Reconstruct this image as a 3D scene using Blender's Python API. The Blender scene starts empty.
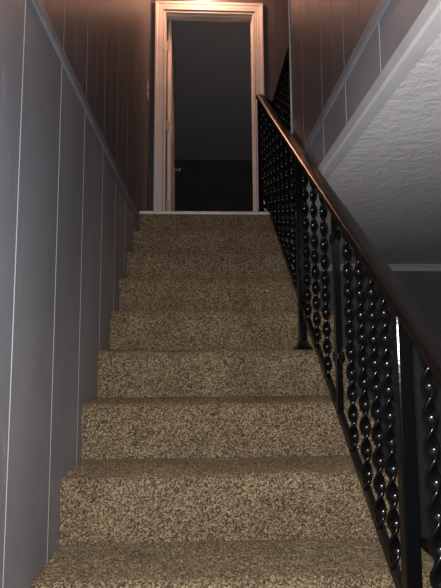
import bpy, bmesh, math, random
from mathutils import Vector, Matrix, noise
random.seed(7)
S = bpy.context.scene
C = S.collection
PI = math.pi

# ------------------------------------------------------------------ measures (metres, eye at the origin)
XL = -0.4315            # left wall
XR = 0.498              # right bulkhead wall
XS = 0.665              # open side of the stairs
XB = 0.456              # plane of the stair balustrade
D0, H0, RUN, RISE = 2.121, -0.0188, 0.265, 0.195
TOP = H0 + 5 * RISE     # landing level
NF = -8                 # the lowest nosing meets the lower floor
FLOOR = H0 + (NF) * RISE
LAND = D0 + 5 * RUN
YD = 4.143              # wall with the doorway
ZC = 0.69               # lower ceiling
ZU = 3.42               # upper ceiling
YB = -1.5
XE = 4.5
XG = 0.568              # edge of the upper floor over the stairs

# ------------------------------------------------------------------ materials
def mat(name, col, rough=0.5, metal=0.0, var=None, scale=8.0, bump=0.0, bscale=200.0, stretch=(1, 1, 1), spec=0.5, detail=4):
    m = bpy.data.materials.new(name); m.use_nodes = True
    nt = m.node_tree; n = nt.nodes; l = nt.links
    b = n['Principled BSDF']
    b.inputs['Base Color'].default_value = (*col, 1)
    b.inputs['Roughness'].default_value = rough
    b.inputs['Metallic'].default_value = metal
    b.inputs['Specular IOR Level'].default_value = spec
    tc = n.new('ShaderNodeTexCoord'); mp = n.new('ShaderNodeMapping')
    mp.inputs['Scale'].default_value = stretch
    l.new(tc.outputs['Object'], mp.inputs['Vector'])
    if var:
        t = n.new('ShaderNodeTexNoise'); t.inputs['Scale'].default_value = scale
        t.inputs['Detail'].default_value = detail
        l.new(mp.outputs[0], t.inputs['Vector'])
        r = n.new('ShaderNodeValToRGB')
        r.color_ramp.elements[0].position = 0.35; r.color_ramp.elements[1].position = 0.68
        r.color_ramp.elements[0].color = (*col, 1); r.color_ramp.elements[1].color = (*var, 1)
        l.new(t.outputs['Fac'], r.inputs[0]); l.new(r.outputs[0], b.inputs['Base Color'])
    if bump:
        t2 = n.new('ShaderNodeTexNoise'); t2.inputs['Scale'].default_value = bscale
        t2.inputs['Detail'].default_value = 5
        l.new(mp.outputs[0], t2.inputs['Vector'])
        bp = n.new('ShaderNodeBump'); bp.inputs['Strength'].default_value = bump
        bp.inputs['Distance'].default_value = 0.004
        l.new(t2.outputs['Fac'], bp.inputs['Height']); l.new(bp.outputs[0], b.inputs['Normal'])
    return m

def wall_paint(name, a, b_, scratch, rough=0.42):
    """painted panelling: soft blotches, long vertical rubs and a few thin pale scratches"""
    m = mat(name, a, rough, var=b_, scale=3.0, bump=0.25, bscale=60, stretch=(1, 1, 0.5))
    nt = m.node_tree; n = nt.nodes; l = nt.links; b = n['Principled BSDF']
    tc = n.new('ShaderNodeTexCoord'); mp = n.new('ShaderNodeMapping')
    mp.inputs['Scale'].default_value = (5, 5, 0.9); mp.inputs['Rotation'].default_value = (0.12, 0, 0)
    l.new(tc.outputs['Object'], mp.inputs['Vector'])
    t = n.new('ShaderNodeTexNoise'); t.inputs['Scale'].default_value = 9; t.inputs['Detail'].default_value = 6
    l.new(mp.outputs[0], t.inputs['Vector'])
    r = n.new('ShaderNodeValToRGB'); e = r.color_ramp.elements
    e[0].position = 0.66; e[0].color = (0, 0, 0, 1); e[1].position = 0.72; e[1].color = (scratch, scratch, scratch, 1)
    l.new(t.outputs['Fac'], r.inputs[0])
    old = b.inputs['Base Color'].links[0].from_socket
    mx = n.new('ShaderNodeMixRGB'); mx.blend_type = 'ADD'; mx.inputs[0].default_value = 1
    l.new(old, mx.inputs[1]); l.new(r.outputs[0], mx.inputs[2]); l.new(mx.outputs[0], b.inputs['Base Color'])
    return m

M = {}
M['paint'] = wall_paint('grey_panel_paint', (0.21, 0.214, 0.245), (0.29, 0.294, 0.33), 0.08)
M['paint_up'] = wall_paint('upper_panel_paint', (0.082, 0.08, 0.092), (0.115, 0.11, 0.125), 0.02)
M['groove'] = mat('panel_groove', (0.38, 0.38, 0.41), 0.5)  # groove faces paler than the panels: flash highlight put into the colour
M['groove_up'] = mat('panel_groove_upper', (0.24, 0.22, 0.22), 0.5)  # the same flash glint painted into the upper grooves
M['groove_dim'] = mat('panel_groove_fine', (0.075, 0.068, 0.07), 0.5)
M['trim_grey'] = mat('grey_trim_paint', (0.2, 0.205, 0.23), 0.4, var=(0.25, 0.255, 0.28), scale=12)
M['trim_pale'] = mat('pale_trim_paint', (0.56, 0.56, 0.57), 0.45, var=(0.64, 0.64, 0.65), scale=8)
M['casing'] = mat('cream_casing_paint', (0.8, 0.76, 0.73), 0.5, var=(0.86, 0.82, 0.78), scale=10)
M['strip'] = mat('threshold_strip', (0.85, 0.82, 0.76), 0.35, var=(0.65, 0.6, 0.52), scale=14)
M['iron'] = mat('black_iron', (0.003, 0.003, 0.0035), 0.15, bump=0.12, bscale=60, spec=0.22)
M['rail'] = mat('dark_brown_rail', (0.005, 0.0032, 0.003), 0.3, var=(0.008, 0.005, 0.0045), scale=20, stretch=(4, 1, 1), spec=0.16)
M['dark_wall'] = mat('dark_slate_wall', (0.11, 0.118, 0.138), 0.6, var=(0.13, 0.138, 0.158), scale=3)
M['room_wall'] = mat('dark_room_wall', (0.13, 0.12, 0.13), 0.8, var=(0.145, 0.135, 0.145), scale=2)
M['room_ceil'] = mat('dim_room_ceiling', (0.92, 0.88, 0.9), 0.9, bump=0.4, bscale=20)
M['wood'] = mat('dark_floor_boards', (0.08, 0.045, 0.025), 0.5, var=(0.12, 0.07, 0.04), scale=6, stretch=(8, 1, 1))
M['string'] = mat('dark_stringer', (0.02, 0.019, 0.02), 0.5, var=(0.028, 0.026, 0.027), scale=5)
M['brass'] = mat('dull_metal', (0.55, 0.45, 0.38), 0.35, metal=0.8)
M['hinge'] = mat('painted_hinge', (0.5, 0.45, 0.42), 0.4)
M['plate'] = mat('brass_switch_plate', (0.8, 0.65, 0.5), 0.35, metal=0.2)
M['dark'] = mat('dark_slot', (0.02, 0.015, 0.012), 0.5)
M['lint'] = mat('white_lint', (0.9, 0.9, 0.88), 0.8)
M['ceiling_up'] = mat('upper_ceiling_paint', (0.5, 0.47, 0.44), 0.8, bump=0.4, bscale=25)

# textured ceiling of the lower room
def ceiling_mat():
    m = mat('swirled_ceiling_plaster', (0.62, 0.62, 0.65), 0.42, spec=0.45)
    nt = m.node_tree; n = nt.nodes; l = nt.links; b = n['Principled BSDF']
    tc = n.new('ShaderNodeTexCoord')
    t = n.new('ShaderNodeTexNoise'); t.inputs['Scale'].default_value = 22; t.inputs['Detail'].default_value = 5
    t.inputs['Distortion'].default_value = 0.3; t.inputs['Roughness'].default_value = 0.7
    l.new(tc.outputs['Object'], t.inputs['Vector'])
    bp = n.new('ShaderNodeBump'); bp.inputs['Strength'].default_value = 0.7; bp.inputs['Distance'].default_value = 0.011
    l.new(t.outputs['Fac'], bp.inputs['Height']); l.new(bp.outputs[0], b.inputs['Normal'])
    t3 = n.new('ShaderNodeTexNoise'); t3.inputs['Scale'].default_value = 2.2; t3.inputs['Detail'].default_value = 3
    l.new(tc.outputs['Object'], t3.inputs['Vector'])
    r = n.new('ShaderNodeValToRGB'); e = r.color_ramp.elements
    e[0].position = 0.35; e[0].color = (0.8, 0.8, 0.83, 1); e[1].position = 0.7; e[1].color = (0.9, 0.9, 0.92, 1)
    l.new(t3.outputs['Fac'], r.inputs[0]); l.new(r.outputs[0], b.inputs['Base Color'])
    return m
M['ceiling'] = ceiling_mat()

def carpet_mat():
    m = bpy.data.materials.new('brown_frieze_carpet'); m.use_nodes = True
    nt = m.node_tree; n = nt.nodes; l = nt.links; b = n['Principled BSDF']
    b.inputs['Roughness'].default_value = 0.95; b.inputs['Specular IOR Level'].default_value = 0.1
    b.inputs['Sheen Weight'].default_value = 0.28; b.inputs['Sheen Roughness'].default_value = 0.6; b.inputs['Sheen Tint'].default_value = (0.62, 0.5, 0.33, 1)
    tc = n.new('ShaderNodeTexCoord')
    v = n.new('ShaderNodeTexVoronoi'); v.inputs['Scale'].default_value = 270; v.inputs['Randomness'].default_value = 1
    t = n.new('ShaderNodeTexNoise'); t.inputs['Scale'].default_value = 215; t.inputs['Detail'].default_value = 3
    t.inputs['Roughness'].default_value = 0.75
    t.inputs['Distortion'].default_value = 1.2
    for q in (v, t): l.new(tc.outputs['Object'], q.inputs['Vector'])
    sp = n.new('ShaderNodeSeparateColor'); l.new(v.outputs['Color'], sp.inputs[0])
    mx = n.new('ShaderNodeMath'); mx.operation = 'MULTIPLY_ADD'; mx.inputs[1].default_value = 0.38
    l.new(sp.outputs[0], mx.inputs[0])
    sc = n.new('ShaderNodeMath'); sc.operation = 'MULTIPLY'; sc.inputs[1].default_value = 0.66
    l.new(t.outputs['Fac'], sc.inputs[0]); l.new(sc.outputs[0], mx.inputs[2])
    r = n.new('ShaderNodeValToRGB'); r.color_ramp.interpolation = 'LINEAR'
    e = r.color_ramp.elements
    e[0].position = 0.34; e[0].color = (0.042, 0.030, 0.019, 1)
    e[1].position = 0.68; e[1].color = (0.54, 0.44, 0.30, 1)
    x = e.new(0.45); x.color = (0.13, 0.097, 0.062, 1)
    x = e.new(0.56); x.color = (0.26, 0.203, 0.131, 1)
    l.new(mx.outputs[0], r.inputs[0])
    # broad patches of flattened pile
    t2 = n.new('ShaderNodeTexNoise'); t2.inputs['Scale'].default_value = 7; t2.inputs['Detail'].default_value = 3
    l.new(tc.outputs['Object'], t2.inputs['Vector'])
    r2 = n.new('ShaderNodeValToRGB'); r2.color_ramp.elements[0].position = 0.3; r2.color_ramp.elements[1].position = 0.7
    r2.color_ramp.elements[0].color = (0.78, 0.70, 0.64, 1); r2.color_ramp.elements[1].color = (1, 0.98, 0.9, 1)
    l.new(t2.outputs['Fac'], r2.inputs[0])
    mm = n.new('ShaderNodeMixRGB'); mm.blend_type = 'MULTIPLY'; mm.inputs[0].default_value = 1
    l.new(r.outputs[0], mm.inputs[1]); l.new(r2.outputs[0], mm.inputs[2])
    l.new(mm.outputs[0], b.inputs['Base Color'])
    bp = n.new('ShaderNodeBump'); bp.inputs['Strength'].default_value = 0.9; bp.inputs['Distance'].default_value = 0.004
    l.new(mx.outputs[0], bp.inputs['Height']); l.new(bp.outputs[0], b.inputs['Normal'])
    return m
M['carpet'] = carpet_mat()

def emit(name, col, s):
    m = bpy.data.materials.new(name); m.use_nodes = True
    b = m.node_tree.nodes['Principled BSDF']
    b.inputs['Emission Color'].default_value = (*col, 1); b.inputs['Emission Strength'].default_value = s
    b.inputs['Base Color'].default_value = (0.8, 0.7, 0.6, 1)
    return m
LAMP = (1.0, 0.47, 0.28)
M['lamp'] = emit('lit_lamp_glass', LAMP, 175)

# ------------------------------------------------------------------ mesh helpers
def obj(name, bm, m, parent=None, smooth=False):
    bmesh.ops.recalc_face_normals(bm, faces=bm.faces)
    me = bpy.data.meshes.new(name); bm.to_mesh(me); bm.free()
    for mm in (m if isinstance(m, (list, tuple)) else [m]): me.materials.append(mm)
    if smooth:
        for p in me.polygons: p.use_smooth = True
    o = bpy.data.objects.new(name, me); C.objects.link(o)
    if parent: o.parent = parent
    return o
def struct(name, bm, m, parent=None, label=None):
    o = obj(name, bm, m, parent)
    if not parent: o['kind'] = 'structure'
    if label: o['label'] = label
    return o
def empty(name, loc, label, cat, group=None, kind=None):
    o = bpy.data.objects.new(name, None); C.objects.link(o); o.location = loc
    o['label'] = label
    o['category'] = cat
    if group: o['group'] = group
    if kind: o['kind'] = kind
    return o
def box(bm, x0, x1, y0, y1, z0, z1, bev=0.0, mi=0):
    vs = [bm.verts.new((x, y, z)) for x in (x0, x1) for y in (y0, y1) for z in (z0, z1)]
    fs = [bm.faces.new([vs[i] for i in f]) for f in ((0, 1, 3, 2), (4, 6, 7, 5), (0, 4, 5, 1), (2, 3, 7, 6), (0, 2, 6, 4), (1, 5, 7, 3))]
    for f in fs: f.material_index = mi
    if bev:
        es = list({e for f in fs for e in f.edges})
        bmesh.ops.bevel(bm, geom=es, offset=bev, segments=2, affect='EDGES', profile=0.5)
    return bm
def bx(*a, **k): return box(bmesh.new(), *a, **k)
def extrude_poly(bm, pts, fn, h0, h1, mis=None):
    """pts: closed 2-D outline; fn(u, v, h) -> xyz"""
    a = [bm.verts.new(fn(u, v, h0)) for u, v in pts]; b = [bm.verts.new(fn(u, v, h1)) for u, v in pts]
    n = len(pts)
    for i in range(n):
        f = bm.faces.new((a[i], a[(i + 1) % n], b[(i + 1) % n], b[i]))
        if mis: f.material_index = mis[i]
    bm.faces.new(list(reversed(a))); bm.faces.new(b)
    return bm
def grooved(bm, u0, u1, z0, z1, grooves, fn, thick=0.03):
    """board whose face lies at v=0 (thickness to v=+thick), cut by narrow V grooves; grooves = [(u, width, depth, material)]"""
    pts = [(u0, 0)]; mis = []
    for (u, w, d, mi) in sorted(grooves):
        if u - w / 2 <= u0 or u + w / 2 >= u1: continue
        pts += [(u - w / 2, 0), (u - w * .2, d), (u + w * .2, d), (u + w / 2, 0)]; mis += [0, mi, mi, mi]
    pts.append((u1, 0)); mis.append(0)
    pts += [(u1, thick), (u0, thick)]; mis += [0, 0, 0]
    return extrude_poly(bm, pts, fn, z0, z1, mis)

# ------------------------------------------------------------------ the shell
MAJ = [1.16, 1.484, 1.80, 2.153, 2.492, 2.852, 3.20]
MAJ0 = [-1.1, -0.75, -0.4, -0.05, 0.28, 0.6, 0.86]
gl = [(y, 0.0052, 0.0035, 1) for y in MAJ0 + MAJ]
fl = lambda u, v, h: (XL - v, u, h)
seam0, seam1 = 0.889, 0.931
bm = bmesh.new()
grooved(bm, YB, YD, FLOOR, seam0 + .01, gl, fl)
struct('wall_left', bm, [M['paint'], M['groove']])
bm = bmesh.new()
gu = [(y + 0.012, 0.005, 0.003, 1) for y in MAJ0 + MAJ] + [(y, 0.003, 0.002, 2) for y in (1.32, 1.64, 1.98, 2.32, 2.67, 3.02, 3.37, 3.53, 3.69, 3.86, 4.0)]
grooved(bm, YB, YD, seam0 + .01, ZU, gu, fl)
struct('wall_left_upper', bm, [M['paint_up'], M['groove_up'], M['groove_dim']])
# flat board over the seam of the panels, with a rounded upper edge
def seam_board(name, x, sgn, y0, y1, z0, z1, m):
    prof = [(0, z0), (0.006, z0 + .002), (0.010, z0 + .010), (0.010, z1 - .014), (0.007, z1 - .008), (0.008, z1 - .003), (0, z1)]
    bm = bmesh.new()
    extrude_poly(bm, prof, lambda u, v, h: (x + sgn * u, h, v), y0, y1)
    return struct(name, bm, m)
seam_board('trim_1', XL, 1, YB, LAND, seam0, seam1, M['trim_grey'])

# right bulkhead wall above the lower ceiling
YWE = 2.491
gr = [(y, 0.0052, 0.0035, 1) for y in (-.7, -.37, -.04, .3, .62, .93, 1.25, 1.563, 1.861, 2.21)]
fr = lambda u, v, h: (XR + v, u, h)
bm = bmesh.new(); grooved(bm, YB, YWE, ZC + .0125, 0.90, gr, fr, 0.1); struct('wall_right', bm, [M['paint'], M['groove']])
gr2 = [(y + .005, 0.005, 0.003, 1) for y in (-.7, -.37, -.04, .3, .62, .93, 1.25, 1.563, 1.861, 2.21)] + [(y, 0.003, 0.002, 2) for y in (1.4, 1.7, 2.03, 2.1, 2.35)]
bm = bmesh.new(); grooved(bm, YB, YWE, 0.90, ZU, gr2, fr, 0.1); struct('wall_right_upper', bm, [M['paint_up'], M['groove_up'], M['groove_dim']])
seam_board('trim_2', XR, -1, YB, YWE - .012, seam0, seam1, M['trim_grey'])
# outside-corner moulding along the foot of the bulkhead
prof = [(-.008, ZC + .040), (-.011, ZC + .035), (-.011, ZC - .002), (-.006, ZC - .011), (.029, ZC - .011), (.033, ZC - .006), (.033, ZC), (0, ZC), (0, ZC + .040)]
bm = bmesh.new(); extrude_poly(bm, prof, lambda u, v, h: (XR + u, h, v), YB, YWE + .004)
struct('trim_3', bm, M['trim_pale'])
# corner strip up the end of the bulkhead
bm = bmesh.new()
box(bm, XR - .007, XR + .0, YWE - .011, YWE + .006, ZC + .045, ZU - .01, .002)
box(bm, XR - .007, XR + .1, YWE, YWE + .006, ZC + .045, ZU - .01, .002)
struct('trim_4', bm, M['trim_pale'])

# wall with the doorway
OX0, OX1, OZ = -0.312, 0.505, 3.012
WT = 0.115
fb = lambda u, v, h: (u, YD + v, h)
gd = [(x, 0.004, 0.003, 1) for x in (.70, .95, 1.2, 1.45)] + [(x, 0.003, 0.002, 1) for x in (-.41, .62, .78, .86, 1.05, 1.32)]
bm = bmesh.new()
grooved(bm, XL - .03, OX0, TOP - .26, ZU, gd, fb, WT)
grooved(bm, OX1, 1.78, TOP - .26, ZU, gd, fb, WT)
grooved(bm, OX0, OX1, OZ, ZU, [(x, .003, .002, 1) for x in (-.15, .02, .2, .36)], fb, WT)
struct('wall_back', bm, [M['paint_up'], M['groove_dim']])

# door casing, mitred, with a stepped moulding
CW = 0.078
def casing():
    bm = bmesh.new()
    # rings of the moulding: (distance outwards from opening edge, projection from the wall)
    pr = [(0.004, 0), (0.004, .011), (.014, .0125), (.019, .0105), (.028, .0125), (.042, .0135), (.047, .0125), (.056, .0165), (.066, .0185), (.074, .0185), (CW, .015), (CW, 0)]
    def ring(t, p):
        return [(OX0 - t, YD - p, TOP), (OX0 - t, YD - p, OZ + t), (OX1 + t, YD - p, OZ + t), (OX1 + t, YD - p, TOP)]
    rings = [[bm.verts.new(q) for q in ring(t, p)] for t, p in pr]
    for a, b in zip(rings, rings[1:]):
        for i in range(3): bm.faces.new((a[i], a[i + 1], b[i + 1], b[i]))
    for i in range(3): bm.faces.new((rings[0][i], rings[0][i + 1], rings[-1][i + 1], rings[-1][i]))
    bm.faces.new([r[0] for r in rings]); bm.faces.new([r[3] for r in rings])
    return bm
struct('trim_5', casing(), M['casing'])
door = bpy.data.objects.new('door_1', None); C.objects.link(door); door['kind'] = 'structure'
bm = bmesh.new()
JT = .018
box(bm, OX0, OX0 + JT, YD - .002, YD + WT + .002, TOP, OZ, .001)
box(bm, OX1 - JT, OX1, YD - .002, YD + WT + .002, TOP, OZ, .001)
box(bm, OX0 + JT, OX1 - JT, YD - .002, YD + WT + .002, OZ - JT, OZ, .001)
# stops
box(bm, OX1 - JT - .011, OX1 - JT, YD + .03, YD + .07, TOP, OZ - JT, .001)
box(bm, OX0 + JT, OX1 - JT, YD + .03, YD + .07, OZ - JT - .011, OZ - JT, .001)
struct('door_frame', bm, M['casing'], door)
# open leaf, standing square to the wall in the dark room
DX0 = OX0 + JT + .010; DT = .034; DY0 = YD + WT + .006; DW = .77; DZ0, DZ1 = TOP + .012, OZ - JT - .004
def door_leaf():
    bm = bmesh.new()
    box(bm, DX0 + .004, DX0 + DT - .004, DY0, DY0 + DW, DZ0, DZ1)
    H = DZ1 - DZ0
    ys = [(0, .11), (.34, .43), (.66, DW)]
    zs = [(0, .23), (.86, .98), (1.56, 1.66), (H - .13, H)]
    for sx0, sx1 in ((DX0, DX0 + .006), (DX0 + DT - .006, DX0 + DT)):
        for a, b in ys: box(bm, sx0, sx1, DY0 + a, DY0 + b, DZ0, DZ1)
        for a, b in zs:
            for (y0, y1) in ((.11, .34), (.43, .66)): box(bm, sx0, sx1, DY0 + y0, DY0 + y1, DZ0 + a, DZ0 + b)
        for (y0, y1) in ((.11, .34), (.43, .66)):
            for (z0, z1) in ((.23, .86), (.98, 1.56), (1.66, H - .13)):
                box(bm, sx0 + .001, sx1 - .001, DY0 + y0 + .03, DY0 + y1 - .03, DZ0 + z0 + .03, DZ0 + z1 - .03)
    return bm
leaf = struct('door_leaf', door_leaf(), M['casing'], door, 'cream panelled door leaf standing open')
def lathe(bm, prof, fn, n=20):
    rings = []
    for r, h in prof: rings.append([bm.verts.new(fn(r * math.cos(2 * PI * i / n), r * math.sin(2 * PI * i / n), h)) for i in range(n)])
    for a, b in zip(rings, rings[1:]):
        for i in range(n): bm.faces.new((a[i], a[(i + 1) % n], b[(i + 1) % n], b[i]))
    bm.faces.new(rings[0]); bm.faces.new(rings[-1])
    return bm
bm = bmesh.new()
ky, kz = DY0 + DW - .065, TOP + .87
lathe(bm, [(.03, 0), (.03, .006), (.012, .01), (.011, .03), (.024, .038), (.028, .05), (.024, .062), (.008, .067)], lambda a, b, h: (DX0 + DT + h, ky + a, kz + b))
k = obj('door_knob', bm, M['brass'], leaf, True)
for z in (1.262 - .02, 1.98, 2.74):
    bm = bmesh.new()
    box(bm, OX0 + JT, OX0 + JT + .0015, YD + WT - .035, YD + WT, z - .044, z + .044)
    box(bm, DX0 - .002, DX0 + .02, DY0 - .002, DY0, z - .044, z + .044)
    lathe(bm, [(.006, z - .046), (.006, z + .046)], lambda a, b, h: (OX0 + JT + .006 + a, YD + WT + .001 + b, h), 12)
    obj('hinge', bm, M['hinge'], door)

# floors, ceilings
bm = bmesh.new()
box(bm, XL, XS + .05, LAND + .03, YD + WT, TOP - .25, TOP)
box(bm, XR + .1, 1.78, YB, YWE, ZC + .0125, TOP)
box(bm, XG, 1.78, YWE + .006, LAND + .03, ZC + .0125, TOP)
box(bm, XS + .05, 1.78, LAND + .03, YD + WT, ZC + .012, TOP)
struct('floor_upper', bm, M['wood'])
struct('floor', bx(XL - .03, XE, YB, YD, FLOOR - .05, FLOOR), M['wood'])
bm = bmesh.new()
box(bm, XR + .0, XE, YB, YWE, ZC, ZC + .012)
box(bm, XG, XE, YWE, YD, ZC, ZC + .012)
struct('ceiling', bm, M['ceiling'])
struct('ceiling_upper', bx(XL - .03, 1.78, YB, YD, ZU, ZU + .05), M['ceiling_up'])
struct('wall_right_hall', bx(1.78, 1.83, YB, YD, TOP - .25, ZU), M['paint_up'])
struct('wall_front', bx(XL - .03, XE, YB - .05, YB, FLOOR, ZU), M['dark_wall'])
struct('wall_back_lower', bx(XS, XE, YD, YD + .1, FLOOR, ZC), M['dark_wall'])
struct('wall_right_lower', bx(XE, XE + .05, YB, YD, FLOOR, ZC), M['dark_wall'])
# crown in the lower room
prof = [(0, ZC), (.045, ZC), (.045, ZC - .008), (.03, ZC - .014), (.016, ZC - .034), (.012, ZC - .048), (0, ZC - .054)]
bm = bmesh.new(); extrude_poly(bm, prof, lambda u, v, h: (h, YD - u, v), XS, XE)
struct('trim_6', bm, M['trim_pale'])
# dark room beyond the door
RY = 8.9
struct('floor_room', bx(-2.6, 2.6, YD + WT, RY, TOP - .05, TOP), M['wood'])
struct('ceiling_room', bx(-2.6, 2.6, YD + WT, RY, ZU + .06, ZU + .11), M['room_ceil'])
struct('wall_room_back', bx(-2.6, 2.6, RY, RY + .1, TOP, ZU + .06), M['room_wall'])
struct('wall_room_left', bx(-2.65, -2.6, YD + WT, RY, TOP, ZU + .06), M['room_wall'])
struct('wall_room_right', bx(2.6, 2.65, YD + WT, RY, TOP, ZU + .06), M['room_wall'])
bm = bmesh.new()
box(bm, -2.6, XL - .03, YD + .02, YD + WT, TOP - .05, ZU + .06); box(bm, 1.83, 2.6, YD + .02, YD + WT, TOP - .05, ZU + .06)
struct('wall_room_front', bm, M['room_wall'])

# strip along the edge of the landing
prof = [(-.012, TOP - .016), (-.014, TOP - .006), (-.010, TOP + .004), (0, TOP + .008), (.03, TOP + .007), (.04, TOP), (.0, TOP), (-.004, TOP - .016)]
bm = bmesh.new(); extrude_poly(bm, prof, lambda u, v, h: (h, LAND + u, v), XL + .008, .508)
struct('trim_7', bm, M['strip'], label='pale metal edge strip across the top of the carpeted stairs')

# ------------------------------------------------------------------ carpeted staircase
stairs = empty('staircase', (0, D0 + RUN * NF, FLOOR), 'straight flight of stairs covered wall to edge in mottled brown carpet', 'staircase')
def W(o):   # keep world placement under a parent that has an offset
    o.matrix_parent_inverse = o.parent.matrix_world.inverted() if False else Matrix.Translation(-o.parent.location)
    return o
def carpet_step(k):
    yk, zk = D0 + RUN * k, H0 + RISE * k
    fine = -4 <= k
    st = 0.0045 if fine else 0.02
    R = 0.036
    path = []
    def seg(a, b):
        n = max(1, int(math.dist(a, b) / st))
        for i in range(n): path.append((a[0] + (b[0] - a[0]) * i / n, a[1] + (b[1] - a[1]) * i / n))
    low = (yk + .012, zk - RISE - .002)
    if k == 5:
        seg(low, (yk + .001, zk - .012)); path.append((yk + .001, zk - .012))
    else:
        seg(low, (yk, zk - R * 1.2))
        n = max(3, int(R * 1.6 / st))
        for i in range(n + 1):
            a = PI - (PI / 2) * i / n
            path.append((yk + R + R * math.cos(a), zk - R * 1.2 + R * 1.2 * math.sin(a)))
        path_end = (yk + RUN + .014, zk - .002)
        last = path.pop()
        seg(last, path_end); path.append(path_end)
    xs = XS if k < 4 else XG - .002
    nx = int((xs - XL) / st)
    bm = bmesh.new(); rows = []
    m = len(path)
    for j, (y, z) in enumerate(path):
        a = path[max(0, j - 1)]; b = path[min(m - 1, j + 1)]
        ty, tz = b[0] - a[0], b[1] - a[1]; L = math.hypot(ty, tz) or 1
        ny, nz = -tz / L, ty / L
        row = []
        edge = min(j, m - 1 - j)
        for i in range(nx + 1):
            x = XL + .001 + (xs - XL - .001) * i / nx
            if fine:
                p = Vector((x, y, z))
                h = 0.0045 * noise.noise(p * 95) + 0.0022 * noise.noise(p * 210 + Vector((5, 3, 1))) + 0.010 * noise.noise(p * 5.5) + .004 * noise.noise(Vector((x * 3, k * 7.3, z * 9)))
                h *= min(1, (edge + 1) / 5)
            else: h = 0
            row.append(bm.verts.new((x, y + ny * h, z + nz * h)))
        rows.append(row)
    for r0, r1 in zip(rows, rows[1:]):
        for i in range(nx): bm.faces.new((r0[i], r0[i + 1], r1[i + 1], r1[i]))
    # right-hand return of the pile, so the covering has thickness
    for r0, r1 in zip(rows, rows[1:]):
        pass
    o = obj('carpeted_step', bm, M['carpet'], stairs, True)
    W(o)
for k in range(NF + 1, 6): carpet_step(k)
# side panel under the open side and body below the treads
pts = [(D0 + RUN * (NF + 1) + .016, FLOOR)]
for k in range(NF + 1, 6):
    yk, zk = D0 + RUN * k, H0 + RISE * k
    if k < 4: pts += [(yk + .016, zk - .014), (yk + RUN + .016, zk - .014)]
pts += [(D0 + RUN * 4 + .016, ZC - .001), (YD - .001, ZC - .001), (YD - .001, FLOOR)]
bm = bmesh.new(); extrude_poly(bm, pts, lambda u, v, h: (h, u, v), XS - .012, XS - .001)
W(obj('side_panel', bm, M['string'], stairs))
# tiny fleck of lint
bm = bmesh.new(); bmesh.ops.create_icosphere(bm, subdivisions=2, radius=.0042)
for v in bm.verts: v.co += Vector((random.uniform(-1, 1), random.uniform(-1, 1), random.uniform(-1, 1))) * .0008
lint = obj('lint_speck', bm, M['lint'], None, True)
lint.location = (.383, D0 + 3 * RUN - .222 + 0.0 - .044 - .0, .314)
lint.location = (.371, D0 + RUN * 2 - .010, .298)
lint['label'] = 'tiny white fleck of lint on the carpet near the black railing'; lint['category'] = 'lint'

# ------------------------------------------------------------------ iron balustrade
SL = RISE / RUN
ztop = lambda y: 0.418 + (y - 1.5) * SL         # upper line of the handrail
zbot = lambda y: -0.3066 + (y - 1.5) * SL        # lower line of the bottom rail
def sweep(bm, path, prof, side=None):
    """prof points (across, up) swept along path of 3-D points, mitred"""
    rings = []
    n = len(path)
    for i, p in enumerate(path):
        p = Vector(p)
        d0 = (p - Vector(path[i - 1])).normalized() if i else None
        d1 = (Vector(path[i + 1]) - p).normalized() if i < n - 1 else None
        d = ((d0 or d1) + (d1 or d0)).normalized()
        up = Vector((0, 0, 1))
        r = d.cross(up).normalized(); u = r.cross(d).normalized()
        c = 1.0
        if d0 is not None and d1 is not None:
            c = 1 / max(.5, math.sqrt((1 + d0.dot(d1)) / 2))
            hz0 = Vector((d0.x, d0.y, 0)).normalized(); hz1 = Vector((d1.x, d1.y, 0)).normalized()
            cr = 1 / max(.5, math.sqrt((1 + hz0.dot(hz1)) / 2))
        else: cr = 1.0
        rings.append([bm.verts.new(p + r * a * cr + u * b) for a, b in prof])
    m = len(prof)
    for a, b in zip(rings, rings[1:]):
        for i in range(m): bm.faces.new((a[i], a[(i + 1) % m], b[(i + 1) % m], b[i]))
    bm.faces.new(rings[0]); bm.faces.new(list(reversed(rings[-1])))
    return bm
HR = [(-.012, -.036), (-.016, -.034), (-.017, -.018), (-.0255, -.017), (-.0275, -.0145), (-.0275, -.007), (-.0255, -.003), (-.021, -.0005), (-.012, .0015), (0, .002), (.012, .0015), (.021, -.0005), (.0255, -.003), (.0275, -.007), (.0275, -.0145), (.0255, -.017), (.017, -.018), (.016, -.034), (.012, -.036)]
BR = [(-.008, 0), (-.008, .026), (.008, .026), (.008, 0)]

def twisted(z0, z1, half=.0614, a=.0152, b=.0048, phase=0.0):
    bm = bmesh.new(); n = 18
    # short plain ends, twisted body; ellipse section
    L = z1 - z0; steps = max(8, int(L / half * 12)); rings = []
    for i in range(steps + 1):
        z = z0 + L * i / steps
        ang = phase + PI * (z - z0) / half
        ring = []
        for u, v in ((a, .0016), (a - .0012, b - .0008), (a - .003, b), (a - .006, b + .0004), (0, b + .0008), (-a + .006, b + .0004), (-a + .003, b), (-a + .0012, b - .0008), (-a, .0016),
                     (-a, -.0016), (-a + .0012, -b + .0008), (-a + .003, -b), (-a + .006, -b - .0004), (0, -b - .0008), (a - .006, -b - .0004), (a - .003, -b), (a - .0012, -b + .0008), (a, -.0016)):
            ring.append(bm.verts.new((u * math.cos(ang) - v * math.sin(ang), u * math.sin(ang) + v * math.cos(ang), z)))
        rings.append(ring)
    for p, q in zip(rings, rings[1:]):
        for j in range(n): bm.faces.new((p[j], p[(j + 1) % n], q[(j + 1) % n], q[j]))
    bm.faces.new(rings[0]); bm.faces.new(rings[-1])
    return bm
def add_part(parent, name, bm, m, loc=(0, 0, 0), smooth=False):
    o = obj(name, bm, m, parent, smooth)
    o.location = Vector(loc) - parent.location
    return o
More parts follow.
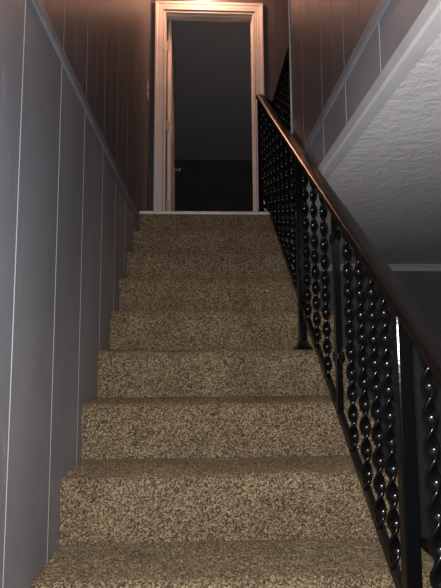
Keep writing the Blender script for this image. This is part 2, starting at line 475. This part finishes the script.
def dup_part(o, loc, parent):
    c = o.copy(); C.objects.link(c); c.parent = parent; c.location = Vector(loc) - parent.location
    return c

YNEW = LAND + .045
rail = empty('stair_railing', (XB, 1.076, H0 - 4 * RISE), 'black iron stair balustrade with twisted bars and brown handrail rising beside the steps', 'railing')
y_lo = .34
bm = sweep(bmesh.new(), [(XB, y_lo - .1, ztop(y_lo - .1)), (XB, YNEW - .02, ztop(YNEW - .02)), (XB, YNEW + .02, ztop(YNEW - .02) + .004)], HR)
W(obj('handrail', bm, M['rail'], rail))
bm = sweep(bmesh.new(), [(XB, y_lo, zbot(y_lo)), (XB, YNEW, zbot(YNEW))], BR)
W(obj('bottom_rail', bm, M['iron'], rail))
def post(y, ztread, zt, x=XB, w=.034, par=rail):
    bm = bmesh.new()
    box(bm, -w / 2, w / 2, -w / 2, w / 2, 0.002, zt - ztread, .004)
    p = add_part(par, 'post', bm, M['iron'], (x, y, ztread))
    # flared foot
    bm = bmesh.new(); rings = []
    for s, h in ((.036, 0), (.036, .006), (.028, .014), (.021, .028), (.0195, .034), (w / 2 + .0003, .036)):
        rings.append([bm.verts.new((a * s, b * s, h)) for a, b in ((-1, -1), (1, -1), (1, 1), (-1, 1))])
    for a, b in zip(rings, rings[1:]):
        for i in range(4): bm.faces.new((a[i], a[(i + 1) % 4], b[(i + 1) % 4], b[i]))
    bm.faces.new(rings[0]); bm.faces.new(rings[-1])
    f = obj('post_foot', bm, M['iron'], p)
    return p
for y, k in ((1.092, -4), (2.151, 0)):
    post(y + .0, H0 + RISE * k + .002, ztop(y) - .025)
post(y_lo, H0 + RISE * (-7) + .002, ztop(y_lo) - .025)
post(YNEW, TOP, ztop(YNEW - .02) - .01)
# plain joint bar between two panels, with collars
yj = 1.598
bm = bmesh.new(); box(bm, -.011, .011, -.007, .007, zbot(yj) + .012, ztop(yj) - .03, .002)
W_ = add_part(rail, 'joint_bar', bm, M['iron'], (XB, yj, 0))
for zc in (zbot(yj) + .20, zbot(yj) + .60):
    bm = bmesh.new()
    box(bm, -.010, .010, -.018, .018, zc - .012, zc + .012, .003)
    for s in (-1, 1):     # small curled scroll on each side of the bar
        path = []
        for i in range(17):
            t = i / 16; r = .018 * (1 - .7 * t); a = -PI / 2 + t * 2.2 * PI
            path.append((0, s * (.018 + .018 + r * math.cos(a)) - s * .0, zc + r * math.sin(a) * 1.0))
        for q, p in zip(path, path[1:]):
            d = Vector(p) - Vector(q)
            n_ = Vector((0, -d.z, d.y)).normalized() * .0028
            v = [bm.verts.new(Vector(w_) + o_ + Vector((x, 0, 0))) for w_ in (q, p) for o_ in (n_, -n_) for x in (-.005, .005)]
            for f in ((0, 1, 3, 2), (4, 6, 7, 5), (0, 4, 5, 1), (2, 3, 7, 6), (0, 2, 6, 4), (1, 5, 7, 3)):
                bm.faces.new([v[i_] for i_ in f])
    add_part(rail, 'scroll_collar', bm, M['iron'], (XB, yj, 0))
# twisted balusters
bh = (ztop(0) - .034) - (zbot(0) + .022)
ys = [.45, .555, .66, .765, .87, .972, 1.186, 1.268, 1.36, 1.468, 1.738, 1.883, 2.03] + [2.283 + .131 * i for i in range(9)]
b0 = None
for y in ys:
    zb = zbot(y) + .020
    if b0 is None: b0 = add_part(rail, 'twisted_baluster', twisted(0, bh, phase=.5), M['iron'], (XB, y, zb), True)
    else: dup_part(b0, (XB, y, zb), rail)

# guard balustrade round the stairwell on the upper floor
GX, GY = .585, 3.62
guard = empty('landing_railing', (GX, GY, TOP), 'short level black iron guard railing at the head of the stairs, beside the doorway wall', 'railing')
GZ = 1.872
bm = sweep(bmesh.new(), [(XB + .01, YNEW + .024, GZ), (GX, GY, GZ), (GX, YWE + .012, GZ)], HR)
W(obj('handrail', bm, M['rail'], guard, False))
bm = sweep(bmesh.new(), [(XB + .01, YNEW + .024, TOP + .06), (GX, GY, TOP + .06), (GX, YWE + .012, TOP + .06)], BR)
W(obj('bottom_rail', bm, M['iron'], guard))
post(GY, TOP, GZ - .02, x=GX, par=guard, w=.03)
g0 = None
for i in range(11):
    y = GY - .10 - i * .095
    loc = (GX, y, TOP + .08)
    if g0 is None: g0 = add_part(guard, 'twisted_baluster', twisted(0, GZ - .03 - TOP - .08, phase=.9), M['iron'], loc, True)
    else: dup_part(g0, loc, guard)
dup_part(g0, (.52, YNEW + .055, TOP + .08), guard)

# ------------------------------------------------------------------ light switch on the left wall
sw = empty('light_switch', (XL, 3.915, 2.127), 'small brass toggle light switch plate on the wall left of the doorway', 'light switch')
bm = bmesh.new(); box(bm, 0, .012, -.037, .037, -.07, .07, .003)
add_part(sw, 'switch_plate', bm, M['plate'], (XL, 3.915, 2.127))
bm = bmesh.new(); box(bm, .004, .018, -.005, .005, -.011, .011, .002)
add_part(sw, 'toggle', bm, M['dark'], (XL, 3.915, 2.127))

# ------------------------------------------------------------------ ceiling lamp above the doorway (just out of view)
LX, LY = 0.05, 3.93
lamp = empty('ceiling_lamp', (LX, LY, ZU), 'round flush ceiling lamp with lit warm glass in front of the doorway', 'lamp')
bm = lathe(bmesh.new(), [(.09, 0), (.09, -.02), (.075, -.03)], lambda a, b, h: (a, b, h))
add_part(lamp, 'lamp_base', bm, M['brass'], (LX, LY, ZU), True)
bm = lathe(bmesh.new(), [(.068, -.03), (.078, -.05), (.075, -.08), (.055, -.105), (.02, -.117)], lambda a, b, h: (a, b, h))
add_part(lamp, 'lamp_glass', bm, M['lamp'], (LX, LY, ZU), True)

# ------------------------------------------------------------------ the phone's own lamp, beside its lens
ld = bpy.data.lights.new('phone_flash', 'POINT'); ld.energy = 74; ld.color = (1.0, 0.97, 0.96); ld.shadow_soft_size = .006
lo = bpy.data.objects.new('phone_flash', ld); C.objects.link(lo); lo.location = (-.004, 0.0, .014)

w = bpy.data.worlds.new('World'); S.world = w; w.use_nodes = True
w.node_tree.nodes['Background'].inputs[0].default_value = (.5, .55, .65, 1)
w.node_tree.nodes['Background'].inputs[1].default_value = 0.02

# ------------------------------------------------------------------ camera
F_PX, PITCH, YAW, ROLL = 490.36, .1056, .0441, -.0057
cd = bpy.data.cameras.new('camera'); cam = bpy.data.objects.new('camera', cd); C.objects.link(cam)
cd.sensor_fit = 'AUTO'; cd.sensor_width = 36; cd.lens = F_PX * 36 / 588; cd.clip_start = .01
Fv = Vector((math.sin(YAW) * math.cos(PITCH), math.cos(YAW) * math.cos(PITCH), math.sin(PITCH)))
Rv = Vector((math.cos(YAW), -math.sin(YAW), 0)); Uv = Rv.cross(Fv)
R2 = Rv * math.cos(ROLL) + Uv * math.sin(ROLL); U2 = -Rv * math.sin(ROLL) + Uv * math.cos(ROLL)
cam.matrix_world = Matrix((( R2.x, U2.x, -Fv.x, 0), (R2.y, U2.y, -Fv.y, 0), (R2.z, U2.z, -Fv.z, 0), (0, 0, 0, 1)))
S.camera = cam
S.view_settings.view_transform = 'Standard'; S.view_settings.look = 'None'
S.view_settings.gamma = 1; S.view_settings.exposure = 0.14; S.view_settings.use_curve_mapping = False
